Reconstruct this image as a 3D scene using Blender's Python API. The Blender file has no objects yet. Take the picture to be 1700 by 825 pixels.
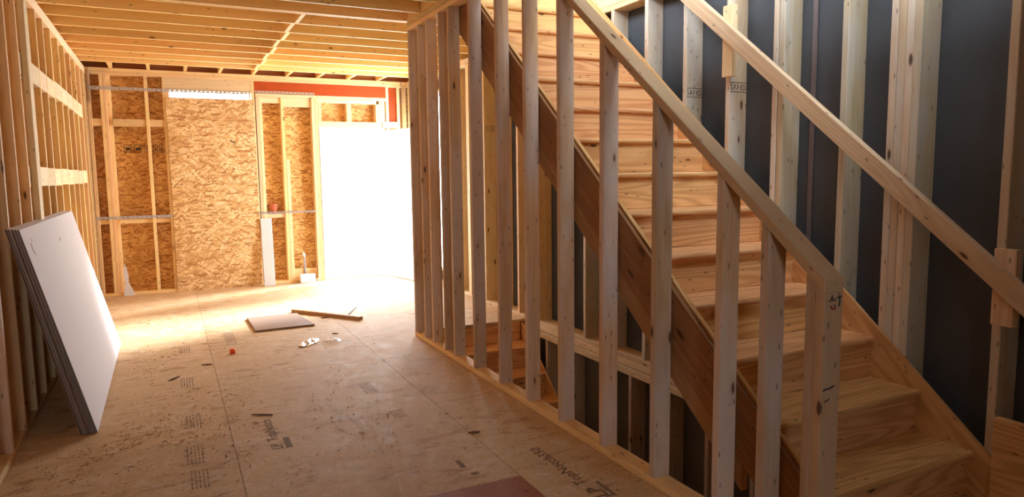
import bpy, bmesh, math, random
from mathutils import Vector, Matrix, Euler, noise as mnoise

random.seed(7)
C = bpy.context.scene.collection
S = bpy.context.scene

# ------------------------------------------------------------------ camera
cam_d = bpy.data.cameras.new('camera')
cam = bpy.data.objects.new('camera', cam_d); C.objects.link(cam)
EYE = Vector((0, 0, 1.46))
yaw, pitch, roll = math.radians(26.253), math.radians(6.181), math.radians(-.689)
fwd = Vector((math.sin(yaw), math.cos(yaw), 0)); rt = Vector((math.cos(yaw), -math.sin(yaw), 0)); up = Vector((0, 0, 1))
f2 = fwd*math.cos(pitch) - up*math.sin(pitch); u2 = up*math.cos(pitch) + fwd*math.sin(pitch)
r3 = rt*math.cos(roll) + u2*math.sin(roll); u3 = u2*math.cos(roll) - rt*math.sin(roll)
M = Matrix((r3, u3, -f2)).transposed().to_4x4(); M.translation = EYE
cam.matrix_world = M
cam_d.sensor_width = 36; cam_d.lens = 1152.8/1700*36
cam_d.clip_start = .05; cam_d.clip_end = 200
S.camera = cam

# ------------------------------------------------------------------ light
S.view_settings.view_transform = 'Standard'; S.view_settings.look = 'None'
S.view_settings.gamma = 1; S.view_settings.use_curve_mapping = False
S.view_settings.exposure = 0.42
w = bpy.data.worlds.new('daylight'); S.world = w; w.use_nodes = True
bg = w.node_tree.nodes['Background']
bg.inputs[0].default_value = (.82, .91, 1.0, 1); bg.inputs[1].default_value = 15.5
w.cycles.sampling_method = 'MANUAL'; w.cycles.sample_map_resolution = 64
try:
    S.cycles.use_denoising = True
    S.cycles.max_bounces = 10; S.cycles.diffuse_bounces = 8; S.cycles.glossy_bounces = 3
    S.cycles.sample_clamp_indirect = 12
    S.cycles.caustics_reflective = False; S.cycles.caustics_refractive = False
except Exception:
    pass

def portal(name, loc, rot, sx, sy):
    l = bpy.data.lights.new(name, 'AREA'); l.shape = 'RECTANGLE'; l.size = sx; l.size_y = sy
    l.cycles.is_portal = True
    o = bpy.data.objects.new(name, l); C.objects.link(o); o.location = loc; o.rotation_euler = rot

sun_l = bpy.data.lights.new('sun', 'SUN'); sun_l.energy = 15; sun_l.angle = math.radians(14); sun_l.color = (.90, .95, 1.0)
sun = bpy.data.objects.new('sun', sun_l); C.objects.link(sun)
sd = Vector((-.85, -.32, -.47)).normalized()
sun.rotation_euler = sd.to_track_quat('-Z', 'Y').to_euler(); sun.location = (4, 16, 9)

R90 = math.pi/2
portal('door_daylight', (2.36, 9.96, 1.06), (-R90, 0, 0), .84, 2.1)
portal('added_window_daylight', (3.34, 8.81, 1.375), (0, R90, 0), 2.25, 1.38)  # hidden window, added to brighten the far floor and left wall
portal('upstairs_side_daylight', (-.93, 2.7, 4.35), (0, -R90, 0), 2.1, 5.0)
portal('front_window_daylight', (-.175, -2.42, 1.825), (R90, 0, 0), .55, 1.15)
portal('upstairs_window_daylight', (1.9, -2.42, 4.35), (R90, 0, 0), 2.6, 2.3)
portal('added_roof_hole_daylight', (2.0, .15, 5.64), (0, 0, 0), 2.2, 1.9)  # unseen hole in the roof, added to light the upper steps
portal('gap_daylight', (.56, 9.96, 2.495), (-R90, 0, 0), .96, .09)

# ------------------------------------------------------------------ materials
class NT:
    def __init__(s, name):
        s.m = bpy.data.materials.new(name); s.m.use_nodes = True; s.t = s.m.node_tree
        s.b = s.t.nodes['Principled BSDF']; s.b.inputs['Roughness'].default_value = .65
        s.b.inputs['Specular IOR Level'].default_value = .25
    def n(s, ty, **k):
        nd = s.t.nodes.new(ty)
        for a, v in k.items(): setattr(nd, a, v)
        return nd
    def l(s, a, b): s.t.links.new(a, b)
    def math(s, op, a, b=None, c=None, clamp=False):
        nd = s.n('ShaderNodeMath', operation=op); nd.use_clamp = clamp
        for i, v in enumerate((a, b, c)):
            if v is None: continue
            if isinstance(v, (int, float)): nd.inputs[i].default_value = v
            else: s.l(v, nd.inputs[i])
        return nd.outputs[0]
    def vmul(s, v, k):
        nd = s.n('ShaderNodeVectorMath', operation='MULTIPLY'); s.l(v, nd.inputs[0]); nd.inputs[1].default_value = k
        return nd.outputs[0]
    def vadd(s, v, u):
        nd = s.n('ShaderNodeVectorMath', operation='ADD'); s.l(v, nd.inputs[0])
        if hasattr(u, 'links'): s.l(u, nd.inputs[1])
        else: nd.inputs[1].default_value = u
        return nd.outputs[0]
    def noise(s, v, scale=1, detail=3, rough=.55, dist=0):
        nd = s.n('ShaderNodeTexNoise'); s.l(v, nd.inputs['Vector'])
        nd.inputs['Scale'].default_value = scale; nd.inputs['Detail'].default_value = detail
        nd.inputs['Roughness'].default_value = rough; nd.inputs['Distortion'].default_value = dist
        return nd
    def mix(s, f, a, b, mode='MIX'):
        nd = s.n('ShaderNodeMix', data_type='RGBA', blend_type=mode)
        for i, v in ((0, f), (6, a), (7, b)):
            if isinstance(v, (int, float)): nd.inputs[i].default_value = v
            elif isinstance(v, tuple): nd.inputs[i].default_value = (*v, 1)
            else: s.l(v, nd.inputs[i])
        return nd.outputs[2]
    def ramp(s, f, stops):
        nd = s.n('ShaderNodeMapRange'); nd.clamp = True
        s.l(f, nd.inputs[0]); nd.inputs[1].default_value = stops[0]; nd.inputs[2].default_value = stops[1]
        nd.inputs[3].default_value = stops[2] if len(stops) > 2 else 0; nd.inputs[4].default_value = stops[3] if len(stops) > 3 else 1
        return nd.outputs[0]
    def coords(s, rnd=True):
        tc = s.n('ShaderNodeTexCoord'); v = tc.outputs['Object']
        if rnd:
            oi = s.n('ShaderNodeObjectInfo'); r = s.math('MULTIPLY', oi.outputs['Random'], 57.0)
            cb = s.n('ShaderNodeCombineXYZ'); s.l(r, cb.inputs[0]); s.l(r, cb.inputs[1]); s.l(r, cb.inputs[2])
            return s.vadd(v, cb.outputs[0]), oi.outputs['Random']
        return v, None
    def bump(s, h, strength=.2, dist=.002):
        nd = s.n('ShaderNodeBump'); nd.inputs['Strength'].default_value = strength; nd.inputs['Distance'].default_value = dist
        s.l(h, nd.inputs['Height']); s.l(nd.outputs[0], s.b.inputs['Normal'])

def wood(name, base, dark, streak=.45, cath=.25, knots=.13, weather=None, wamt=.5, vary=.16, rough=.62):
    """sawn lumber; grain runs along the mesh's own long (local X) axis"""
    s = NT(name); v, r = s.coords()
    fine = s.noise(s.vmul(v, (1.1, 42, 42)), 1, 4, .6).outputs['Fac']
    big = s.noise(s.vmul(v, (.55, 7, 7)), 1, 1, .4, .3).outputs['Fac']
    lines = s.math('SINE', s.math('MULTIPLY', big, 75.0))
    lines = s.ramp(lines, (-.6, 1.0))
    col = s.mix(s.math('MULTIPLY', s.ramp(fine, (.35, .75)), streak), base, dark)
    col = s.mix(s.math('MULTIPLY', lines, cath), col, dark)
    if weather:
        wn = s.noise(s.vmul(v, (1.3, 5, 5)), 1, 3, .6).outputs['Fac']
        col = s.mix(s.math('MULTIPLY', s.ramp(wn, (.40, .62)), wamt), col, weather)
        dn = s.noise(s.vmul(v, (1.7, 22, 22)), 1, 3, .6).outputs['Fac']
        col = s.mix(s.math('MULTIPLY', s.ramp(dn, (.60, .78)), .45), col, tuple(c*.45 for c in dark))
    vo = s.n('ShaderNodeTexVoronoi'); s.l(s.vmul(v, (3.0, 9, 9)), vo.inputs['Vector']); vo.inputs['Scale'].default_value = 1
    d = vo.outputs['Distance']
    k = s.ramp(d, (knots*.75, knots*1.25, 1, 0)); ring = s.ramp(d, (knots, knots*3.2, 1, 0))
    col = s.mix(s.math('MULTIPLY', ring, .35), col, dark)
    col = s.mix(s.math('MULTIPLY', k, .88), col, (.07, .028, .01))
    # nail heads and dents: tiny dark dots
    v2 = s.n('ShaderNodeTexVoronoi'); s.l(s.vmul(v, (9, 26, 26)), v2.inputs['Vector']); v2.inputs['Scale'].default_value = 1
    dots = s.ramp(v2.outputs['Distance'], (.08, .15, 1, 0))
    col = s.mix(s.math('MULTIPLY', dots, .6), col, (.05, .03, .02))
    # each piece a little lighter or darker, more yellow or more red
    hs = s.n('ShaderNodeHueSaturation'); s.l(col, hs.inputs['Color'])
    s.l(s.ramp(r, (0, 1, 1-vary, 1+vary)), hs.inputs['Value'])
    r2 = s.math('FRACT', s.math('MULTIPLY', r, 13.7)); s.l(s.ramp(r2, (0, 1, .488, .508)), hs.inputs['Hue'])
    s.l(hs.outputs[0], s.b.inputs['Base Color']); s.b.inputs['Roughness'].default_value = rough
    s.bump(fine, .25, .0012)
    return s.m

def osb(name, a, b, c, scale=1.0, lines=0, rnd=True, contrast=1.0):
    s = NT(name); v, r = s.coords(rnd)
    vs = s.vmul(v, (scale, scale, scale))
    col = None; f = None
    for i in range(8):
        ang = (.35, 1.95, 2.75, 1.2, -.5, 2.3, .8, 1.6)[i]; off = i*7.31
        ro = s.n('ShaderNodeVectorRotate', rotation_type='Z_AXIS'); s.l(s.vadd(vs, (off, off*.7, 0)), ro.inputs['Vector']); ro.inputs['Angle'].default_value = ang
        vo = s.n('ShaderNodeTexVoronoi'); s.l(s.vmul(ro.outputs[0], (6.5+i*.8, 34+4*i, 3)), vo.inputs['Vector']); vo.inputs['Scale'].default_value = 1
        sep = s.n('ShaderNodeSeparateColor'); s.l(vo.outputs['Color'], sep.inputs[0])
        tone = s.mix(s.ramp(sep.outputs[0], (0, 1)), b, a) if i % 2 else s.mix(s.ramp(sep.outputs[0], (0, 1)), a, c)
        if col is None: col = tone; f = sep.outputs[1]
        else:
            mk = s.ramp(sep.outputs[1], (.68, .70))
            col = s.mix(mk, col, tone); f = s.math('ADD', s.math('MULTIPLY', f, .6), s.math('MULTIPLY', mk, .4))
    dk = s.noise(s.vmul(vs, (26, 26, 26)), 1, 1, .5, 2.0).outputs['Fac']
    col = s.mix(s.math('MULTIPLY', s.ramp(dk, (.68, .74)), .7*contrast), col, tuple(x*.22 for x in b))
    big = s.noise(vs, 2.2, 3, .6).outputs['Fac']
    col = s.mix(s.math('MULTIPLY', s.ramp(big, (.45, .7)), .3), col, b)
    if lines:
        sx = s.n('ShaderNodeSeparateXYZ'); s.l(v, sx.inputs[0])
        fr = s.math('PINGPONG', s.math('ADD', sx.outputs[0], .0), .203)
        ln = s.ramp(fr, (.0015, .003, 1, 0))
        col = s.mix(s.math('MULTIPLY', ln, .55), col, (.12, .06, .03))
    s.l(col, s.b.inputs['Base Color']); s.b.inputs['Roughness'].default_value = .7
    s.bump(f, .3, .0015)
    return s.m

def plain(name, col, rough=.6, metal=0, spec=.3, mottle=0, mcol=None, sc=8):
    s = NT(name); s.b.inputs['Roughness'].default_value = rough; s.b.inputs['Metallic'].default_value = metal
    s.b.inputs['Specular IOR Level'].default_value = spec
    if mottle:
        v, r = s.coords(); n = s.noise(v, sc, 4, .6).outputs['Fac']
        s.l(s.mix(s.math('MULTIPLY', s.ramp(n, (.4, .7)), mottle), tuple(col), tuple(mcol or [c*.6 for c in col])), s.b.inputs['Base Color'])
    else:
        s.b.inputs['Base Color'].default_value = (*col, 1)
    return s.m

PINE = wood('pine_lumber', (.84, .62, .32), (.60, .36, .14), knots=.08)
PINE_L = wood('pine_plates', (.88, .70, .42), (.66, .43, .20), streak=.3, knots=.07)
JOIST = wood('joist_pine', (.88, .64, .28), (.68, .42, .14), streak=.35, cath=.15, knots=.07)
STUD_P = wood('weathered_stud', (.66, .47, .28), (.42, .25, .12), weather=(.66, .57, .50), wamt=.8, knots=.08)
STUD_R = wood('pale_stud', (.74, .60, .40), (.52, .36, .20), weather=(.70, .68, .62), wamt=.7, knots=.085)
CAPW = wood('cap_lumber', (.62, .44, .25), (.44, .27, .13), streak=.3, cath=.12, knots=.08)
RAILW = wood('rail_lumber', (.82, .62, .42), (.58, .32, .15), streak=.35, cath=.35, knots=.08)
TREAD = wood('stair_pine', (.82, .50, .22), (.52, .24, .08), streak=.3, cath=.6, knots=.075, vary=.08)
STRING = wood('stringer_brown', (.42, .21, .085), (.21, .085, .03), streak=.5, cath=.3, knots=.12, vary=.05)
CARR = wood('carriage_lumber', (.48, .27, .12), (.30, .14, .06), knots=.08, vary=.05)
RED = wood('red_treated', (.42, .055, .01), (.28, .03, .006), streak=.4, cath=.15, knots=.09, vary=.08)
RIM = wood('rim_brown', (.30, .13, .04), (.16, .06, .02), vary=.1)
OSBW = osb('osb_wall', (.66, .39, .14), (.34, .14, .035), (.80, .54, .24))
OSBP = osb('osb_panel_mat', (.74, .49, .22), (.40, .18, .055), (.92, .72, .44), lines=1)
OSBF = osb('osb_side', (.66, .40, .14), (.44, .20, .06), (.74, .5, .22))
SHEATH = plain('blue_grey_sheathing', (.090, .097, .112), .75, mottle=.5, mcol=(.06, .062, .066), sc=3)
BOARD = plain('drywall_paper', (.66, .61, .585), .85, mottle=.25, mcol=(.58, .54, .52), sc=3)
UPB = plain('primed_board', (.34, .35, .37), .85)
BACKP = plain('drywall_brown_edge', (.16, .095, .065), .85, mottle=.4)
GYPC = plain('gypsum_grey_edge', (.19, .15, .145), .85, mottle=.3)
STEEL = plain('galvanised_steel', (.52, .53, .55), .38, .75, .5, mottle=.3, mcol=(.36, .37, .40), sc=40)
WHITE = plain('white_paint', (.86, .86, .86), .5)
FOAM = plain('white_foam', (.72, .74, .80), .7)
CONC = plain('basement_concrete', (.20, .19, .17), .9, mottle=.5, sc=3)
INK = plain('black_ink', (.06, .055, .05), .8)
INKF = plain('faded_ink', (.25, .18, .12), .9)
INKT = plain('print_ink', (.15, .10, .065), .85)
CHALK = plain('chalk_white', (.75, .66, .56), .9)
RINK = plain('red_ink', (.35, .04, .03), .8)
CUPM = plain('copper_red_plastic', (.55, .15, .08), .35)
ORNG = plain('orange_plastic', (.85, .12, .02), .4)
PVC = plain('grey_pvc', (.38, .40, .50), .4)
DARK = plain('dark_scrap', (.17, .08, .035), .8)

# subfloor: tan strand board with pale dust and darker dirt
def floor_mat():
    s = NT('subfloor_board'); v, r = s.coords(False)
    g = s.n('ShaderNodeNewGeometry'); p = g.outputs['Position']
    oi = s.n('ShaderNodeObjectInfo')
    n1 = s.noise(s.vmul(p, (60, 95, 60)), 1, 3, .65, .6).outputs['Fac']
    n2 = s.noise(p, 9, 4, .6, .8).outputs['Fac']
    n3 = s.noise(p, 2.1, 5, .62).outputs['Fac']
    col = s.mix(s.ramp(n1, (.35, .7)), (.50, .33, .165), (.70, .515, .30))
    col = s.mix(s.math('MULTIPLY', s.ramp(n2, (.52, .68)), .5), col, (.74, .60, .44))
    dn = s.noise(s.vmul(p, (5, 13, 5)), 1, 5, .7, .6).outputs['Fac']
    dirt = s.math('MULTIPLY', s.ramp(dn, (.52, .62)), s.ramp(n3, (.42, .55)))
    col = s.mix(s.math('MULTIPLY', dirt, .6), col, (.30, .14, .055))
    dust = s.noise(s.vmul(p, (3.5, 7, 3)), 1, 6, .72, 1.2).outputs['Fac']
    col = s.mix(s.math('MULTIPLY', s.ramp(dust, (.54, .66)), .55), col, (.74, .60, .46))
    fl = s.noise(s.vmul(p, (24, 38, 24)), 1, 2, .6, 1.2).outputs['Fac']
    col = s.mix(s.math('MULTIPLY', s.ramp(fl, (.66, .72)), .5), col, (.74, .58, .40))
    hs = s.n('ShaderNodeHueSaturation'); s.l(col, hs.inputs['Color'])
    s.l(s.ramp(oi.outputs['Random'], (0, 1, .92, 1.06)), hs.inputs['Value'])
    s.l(hs.outputs[0], s.b.inputs['Base Color'])
    s.l(s.ramp(n2, (.3, .8, .62, .85)), s.b.inputs['Roughness']); s.b.inputs['Specular IOR Level'].default_value = .3
    s.bump(n1, .25, .0015)
    return s.m
FLOOR = floor_mat()
PLYW = wood('weathered_ply', (.36, .26, .19), (.22, .13, .08), knots=.03)
def redfloor():
    s = NT('red_brown_subfloor'); g = s.n('ShaderNodeNewGeometry'); p = g.outputs['Position']
    n1 = s.noise(p, 60, 3, .65).outputs['Fac']; n2 = s.noise(p, 5, 4, .6).outputs['Fac']
    col = s.mix(s.ramp(n1, (.35, .7)), (.27, .085, .04), (.38, .14, .07)); col = s.mix(s.math('MULTIPLY', s.ramp(n2, (.5, .75)), .4), col, (.45, .20, .10))
    s.l(col, s.b.inputs['Base Color']); s.b.inputs['Roughness'].default_value = .55
    return s.m
REDF = redfloor()

def clear_plastic():
    s = NT('clear_plastic_film'); s.b.inputs['Base Color'].default_value = (.92, .9, .86, 1)
    s.b.inputs['Roughness'].default_value = .2; s.b.inputs['Alpha'].default_value = .42; s.b.inputs['Specular IOR Level'].default_value = .7
    return s.m
FILM = clear_plastic()
FOIL = plain('foil_wrapper', (.85, .86, .88), .22, .5, .6)

# ------------------------------------------------------------------ helpers
W = {}                                   # object name -> world matrix
def link(o, Mw, parent):
    C.objects.link(o); W[o.name] = Mw
    if parent is not None:
        o.parent = parent; o.matrix_parent_inverse = Matrix.Identity(4)
        o.matrix_basis = W[parent.name].inverted() @ Mw
    else:
        o.matrix_basis = Mw
    return o
def props(o, label=None, cat=None, group=None, kind=None):
    if label: o['label'] = label
    if cat: o['category'] = cat
    if group: o['group'] = group
    if kind: o['kind'] = kind
    return o
def empty(name, loc, **k):
    o = bpy.data.objects.new(name, None); o.empty_display_size = .1
    link(o, Matrix.Translation(loc), None); return props(o, **k)

def lumber_mesh(L, B, T, ch=.003, wob=.0012, seg=.35):
    """a sawn board, length on X, B on Y, T on Z, eased edges, slightly uneven"""
    ch = min(ch, B*.3, T*.3)
    n = max(1, min(14, int(L/seg))) if wob else 1
    b, t = B/2, T/2
    prof = [(-b+ch, -t), (b-ch, -t), (b, -t+ch), (b, t-ch), (b-ch, t), (-b+ch, t), (-b, t-ch), (-b, -t+ch)]
    vs, fs = [], []
    ph = random.random()*100
    for i in range(n+1):
        x = -L/2 + L*i/n
        oy = wob*mnoise.noise(Vector((x*1.3, ph, 0))) * 2 if 0 < i < n else 0
        for j, (y, z) in enumerate(prof):
            e = wob*.6*mnoise.noise(Vector((x*4, ph+j*3.1, 5))) if 0 < i < n else 0
            vs.append((x, y+oy+e*(1 if y > 0 else -1), z+e*(1 if z > 0 else -1)))
    for i in range(n):
        for j in range(8):
            a = i*8+j; bb = i*8+(j+1) % 8
            fs.append((a, bb, bb+8, a+8))
    fs.append(tuple(reversed(range(8)))); fs.append(tuple(range(n*8, n*8+8)))
    me = bpy.data.meshes.new('lumber'); me.from_pydata(vs, [], fs)
    bm = bmesh.new(); bm.from_mesh(me); bmesh.ops.recalc_face_normals(bm, faces=bm.faces[:]); bm.to_mesh(me); bm.free()
    return me
def box(name, x, y, z, mat, parent=None, ch=.003, wob=.0012, **k):
    """axis aligned board between two corners; its grain follows its longest side"""
    c = Vector(((x[0]+x[1])/2, (y[0]+y[1])/2, (z[0]+z[1])/2)); d = [abs(x[1]-x[0]), abs(y[1]-y[0]), abs(z[1]-z[0])]
    a = d.index(max(d)); cc = min((i for i in range(3) if i != a), key=lambda i: d[i]); b = 3-a-cc
    me = lumber_mesh(d[a], d[b], d[cc], ch, wob)
    R = Matrix(((0, 0, 0), (0, 0, 0), (0, 0, 0)))
    R[a][0] = 1; R[b][1] = 1; R[cc][2] = 1
    if R.determinant() < 0: R[cc][2] = -1
    me.name = name; me.materials.append(mat)
    o = bpy.data.objects.new(name, me)
    Mw = R.to_4x4(); Mw.translation = c
    link(o, Mw, parent); return props(o, **k)
def slant(name, p0, p1, B, T, side, mat, parent=None, **k):
    """board whose centre line runs p0 -> p1; B lies in the vertical plane, T across (side = unit vector across)"""
    p0, p1 = Vector(p0), Vector(p1); ax = (p1-p0); L = ax.length; ax.normalize()
    sd_ = Vector(side).normalized(); bb = sd_.cross(ax).normalized()
    me = lumber_mesh(L, B, T); me.name = name; me.materials.append(mat)
    Mw = Matrix((ax, bb, sd_)).transposed().to_4x4(); Mw.translation = (p0+p1)/2
    return props(link(bpy.data.objects.new(name, me), Mw, parent), **k)
def mesh(name, vs, fs, mat, parent=None, origin=(0, 0, 0), bevel=0, smooth=False, **k):
    me = bpy.data.meshes.new(name); o0 = Vector(origin)
    me.from_pydata([tuple(Vector(v)-o0) for v in vs], [], fs)
    bm = bmesh.new(); bm.from_mesh(me); bmesh.ops.recalc_face_normals(bm, faces=bm.faces[:])
    if bevel: bmesh.ops.bevel(bm, geom=bm.edges[:], offset=bevel, segments=1, affect='EDGES')
    bm.to_mesh(me); bm.free()
    for p in me.polygons: p.use_smooth = smooth
    me.materials.append(mat)
    return props(link(bpy.data.objects.new(name, me), Matrix.Translation(o0), parent), **k)
def prism(name, poly, axis, lo, hi, mat, parent=None, bevel=0, **k):
    """polygon in the plane across axis, extruded lo..hi. axis 0: poly=(y,z); 1: (x,z); 2: (x,y)"""
    def P(u, v, t): return ((t, u, v), (u, t, v), (u, v, t))[axis]
    n = len(poly); vs = [P(u, v, lo) for u, v in poly] + [P(u, v, hi) for u, v in poly]
    fs = [tuple(range(n)), tuple(range(n, 2*n))] + [(i, (i+1) % n, n+(i+1) % n, n+i) for i in range(n)]
    og = vs[0]
    return mesh(name, vs, fs, mat, parent, og, bevel, **k)
def tube(name, pts, r, mat, parent=None, seg=10, **k):
    pts = [Vector(p) for p in pts]; vs, fs = [], []
    for i, p in enumerate(pts):
        d = (pts[min(i+1, len(pts)-1)]-pts[max(i-1, 0)]).normalized()
        a = d.orthogonal().normalized() if i == 0 else (a-d*a.dot(d)).normalized()
        b = d.cross(a)
        for j in range(seg):
            t = 2*math.pi*j/seg; vs.append(p+(a*math.cos(t)+b*math.sin(t))*r)
    for i in range(len(pts)-1):
        for j in range(seg):
            fs.append((i*seg+j, i*seg+(j+1) % seg, (i+1)*seg+(j+1) % seg, (i+1)*seg+j))
    fs += [tuple(range(seg)), tuple(range((len(pts)-1)*seg, len(pts)*seg))]
    return mesh(name, vs, fs, mat, parent, pts[0], smooth=True, **k)
def text(name, body, origin, xdir, ydir, size, mat, parent=None, sx=1.0, **k):
    cu = bpy.data.curves.new('t', 'FONT'); cu.body = body; cu.size = size; cu.resolution_u = 2; cu.extrude = .0003
    tmp = bpy.data.objects.new('t', cu); C.objects.link(tmp)
    dg = bpy.context.evaluated_depsgraph_get(); me = bpy.data.meshes.new_from_object(tmp.evaluated_get(dg))
    bpy.data.objects.remove(tmp); me.name = name
    me.materials.clear(); me.materials.append(mat)
    X = Vector(xdir).normalized(); Y = Vector(ydir).normalized(); Z = X.cross(Y)
    for v in me.vertices: v.co.x *= sx
    Mw = Matrix((X, Y, Z)).transposed().to_4x4(); Mw.translation = Vector(origin)+Z*.0006
    return props(link(bpy.data.objects.new(name, me), Mw, parent), **k)

def struct(name, loc=(0, 0, 0)): return empty(name, loc, kind='structure')

XL, XR, YB = -.80, 3.16, 9.80            # room faces of the left, right and back framing
ZP = 2.78                                # top of the plates = underside of the joists
XP0, XP1 = 1.95, 2.04                    # stair partition

# ------------------------------------------------------------------ floor
fl = struct('floor')
cols = [(-.97, .245, (-2.4, -.74, 1.70, 4.14, 6.58, 9.94)), (.245, 1.455, (-2.4, .45, 2.89, 5.33, 7.77, 9.94)),
        (1.455, 2.06, (-2.4, -.78, 1.66, 4.10, 6.13)), (2.06, 3.30, (-2.4, -.3, 2.0))]
G = .0015
for x0, x1, ys in cols:
    for y0, y1 in zip(ys[:-1], ys[1:]):
        m_ = REDF if (x0 == .245 and y1 == 2.89) else FLOOR
        mesh('subfloor_sheet', *[[(x0+G, y0+G, -.022), (x1-G, y0+G, -.022), (x1-G, y1-G, -.022), (x0+G, y1-G, -.022),
                                   (x0+G, y0+G, 0), (x1-G, y0+G, 0), (x1-G, y1-G, 0), (x0+G, y1-G, 0)],
                                  [(0, 1, 2, 3), (4, 5, 6, 7), (0, 1, 5, 4), (1, 2, 6, 5), (2, 3, 7, 6), (3, 0, 4, 7)]], m_, fl)
for x0, x1, y0, y1 in ((1.455, 2.675, 6.13, 8.0), (1.455, 2.675, 8.0, 9.94), (2.675, 3.30, 6.13, 7.3), (2.675, 3.30, 7.3, 9.94)):
    mesh('subfloor_sheet', *[[(x0+G, y0+G, -.022), (x1-G, y0+G, -.022), (x1-G, y1-G, -.022), (x0+G, y1-G, -.022),
                               (x0+G, y0+G, 0), (x1-G, y0+G, 0), (x1-G, y1-G, 0), (x0+G, y1-G, 0)],
                              [(0, 1, 2, 3), (4, 5, 6, 7), (0, 1, 5, 4), (1, 2, 6, 5), (2, 3, 7, 6), (3, 0, 4, 7)]], FLOOR, fl)
# solid deck below the sheets (dark seams), leaving the stairwell open
for nm, x, y in (('floor_deck', (-.97, 2.05), (-2.4, 9.94)), ('floor_deck', (2.05, 3.30), (-2.4, 1.98)), ('floor_deck', (2.05, 3.30), (6.14, 9.94))):
    box(nm, x, y, (-.26, -.0235), RIM, fl, wob=0)
# printed marks on the sheets
text('printed_mark', 'LP', (1.722, 2.515, 0), (0, 1, 0), (-1, 0, 0), .105, INKT, fl)
text('printed_mark', 'TopNotch350', (1.70, 2.66, 0), (0, 1, 0), (-1, 0, 0), .085, INKT, fl, sx=1.02)
def bar(name, x, y, parent, mat=INKF, z=.0006): return mesh(name, [(x[0], y[0], z), (x[1], y[0], z), (x[1], y[1], z), (x[0], y[1], z)], [(0, 1, 2, 3)], mat, parent)
bar('printed_mark', (1.735, 1.755), (2.52, 2.66), fl); bar('printed_mark', (1.70, 1.755), (2.505, 2.52), fl)
text('printed_mark', 'LP', (.480, 3.79, 0), (0, 1, 0), (-1, 0, 0), .085, INKT, fl)
text('printed_mark', 'TopNotch', (.475, 3.92, 0), (0, 1, 0), (-1, 0, 0), .085, INKT, fl, sx=1.05)
bar('printed_mark', (.497, .530), (3.79, 3.95), fl)
bar('printed_mark', (1.235, 1.262), (3.10, 3.20), fl); bar('printed_mark', (1.25, 1.29), (3.00, 3.03), fl)
for x0, y0, y1 in ((.01, 3.78, 4.05), (.02, 3.47, 3.70), (.02, 4.35, 4.6), (.005, 5.25, 5.5), (.01, 6.3, 6.55), (.39, 6.4, 6.95), (1.12, 4.5, 4.75), (1.15, 3.95, 4.1)):
    for i in range(5):                    # faded paragraphs of print, unreadable from here
        yy = y0
        xx = x0 + i*.018
        while yy < y1:
            ln = random.uniform(.015, .05); bar('faded_print_line', (xx, xx+.008), (yy, min(y1, yy+ln)), fl); yy += ln+random.uniform(.008, .02)
# chalk scratches
def streak(pts, wd=.004):
    vs, fs = [], []
    for i, p in enumerate(pts):
        a = Vector(pts[max(0, i-1)]); b = Vector(pts[min(len(pts)-1, i+1)]); n = (b-a).orthogonal().normalized()*wd*random.uniform(.4, 1)
        vs += [(p[0]-n.x, p[1]-n.y, .0007), (p[0]+n.x, p[1]+n.y, .0007)]
    for i in range(len(pts)-1): fs.append((2*i, 2*i+1, 2*i+3, 2*i+2))
    mesh('chalk_scratch', vs, fs, CHALK, fl)
def poly(p, k=7):
    out = []
    for a, b in zip(p[:-1], p[1:]):
        for i in range(k): out.append((a[0]+(b[0]-a[0])*i/k+random.uniform(-.004, .004), a[1]+(b[1]-a[1])*i/k))
    return out+[p[-1]]
for p in (((1.026, 5.023), (.978, 4.501)), ((.905, 4.163), (.931, 3.796), (.945, 3.70)), ((.98, 4.092), (.985, 3.85), (.988, 3.639)),
          ((1.138, 4.053), (1.121, 3.914), (1.031, 3.717), (.988, 3.639), (.95, 3.494), (.907, 3.26)), ((.93, 3.2), (.886, 2.96))):
    streak(poly(p))

# ------------------------------------------------------------------ left wall
wl = struct('wall_left', (XL, 4, 0))
LY = [4.67-.38*k for k in range(1, 19)] + [4.67, 5.05, 5.43, 5.84, 6.26, 6.61, 7.015, 7.47, 7.876, 8.30, 8.73, 9.17, 9.52, 9.70]
for y in LY: box('stud', (XL-.089, XL), (y, y+.038), (.038, 2.70), PINE if y > 4.4 else STUD_P, wl)
box('flat_brace', (XL+.0005, XL+.036), (5.53, 5.67), (1.19, 2.64), PINE_L, wl)
box('bottom_plate', (XL-.089, XL), (-2.3, 9.80), (0, .038), PINE, wl)
box('top_plate', (XL-.089, XL), (-2.3, 9.80), (2.70, 2.74), PINE_L, wl)
box('top_plate', (XL-.089, XL), (-2.3, 9.80), (2.741, ZP), PINE_L, wl)
ss = sorted(y for y in LY if y > 5.4)
for a, b in zip(ss[:-3], ss[1:-2]):
    j = random.uniform(-.008, .008)
    box('blocking', (XL-.040, XL-.001), (a+.039, b-.001), (2.137+j, 2.277+j), PINE_L, wl)
    j = random.uniform(-.004, .004)
    box('blocking', (XL-.040, XL-.001), (a+.039, b-.001), (1.407+j, 1.545+j), PINE_L, wl)
box('sheathing', (XL-.105, XL-.090), (-2.4, 9.94), (-.02, 3.1), OSBW, wl, wob=0)

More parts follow.
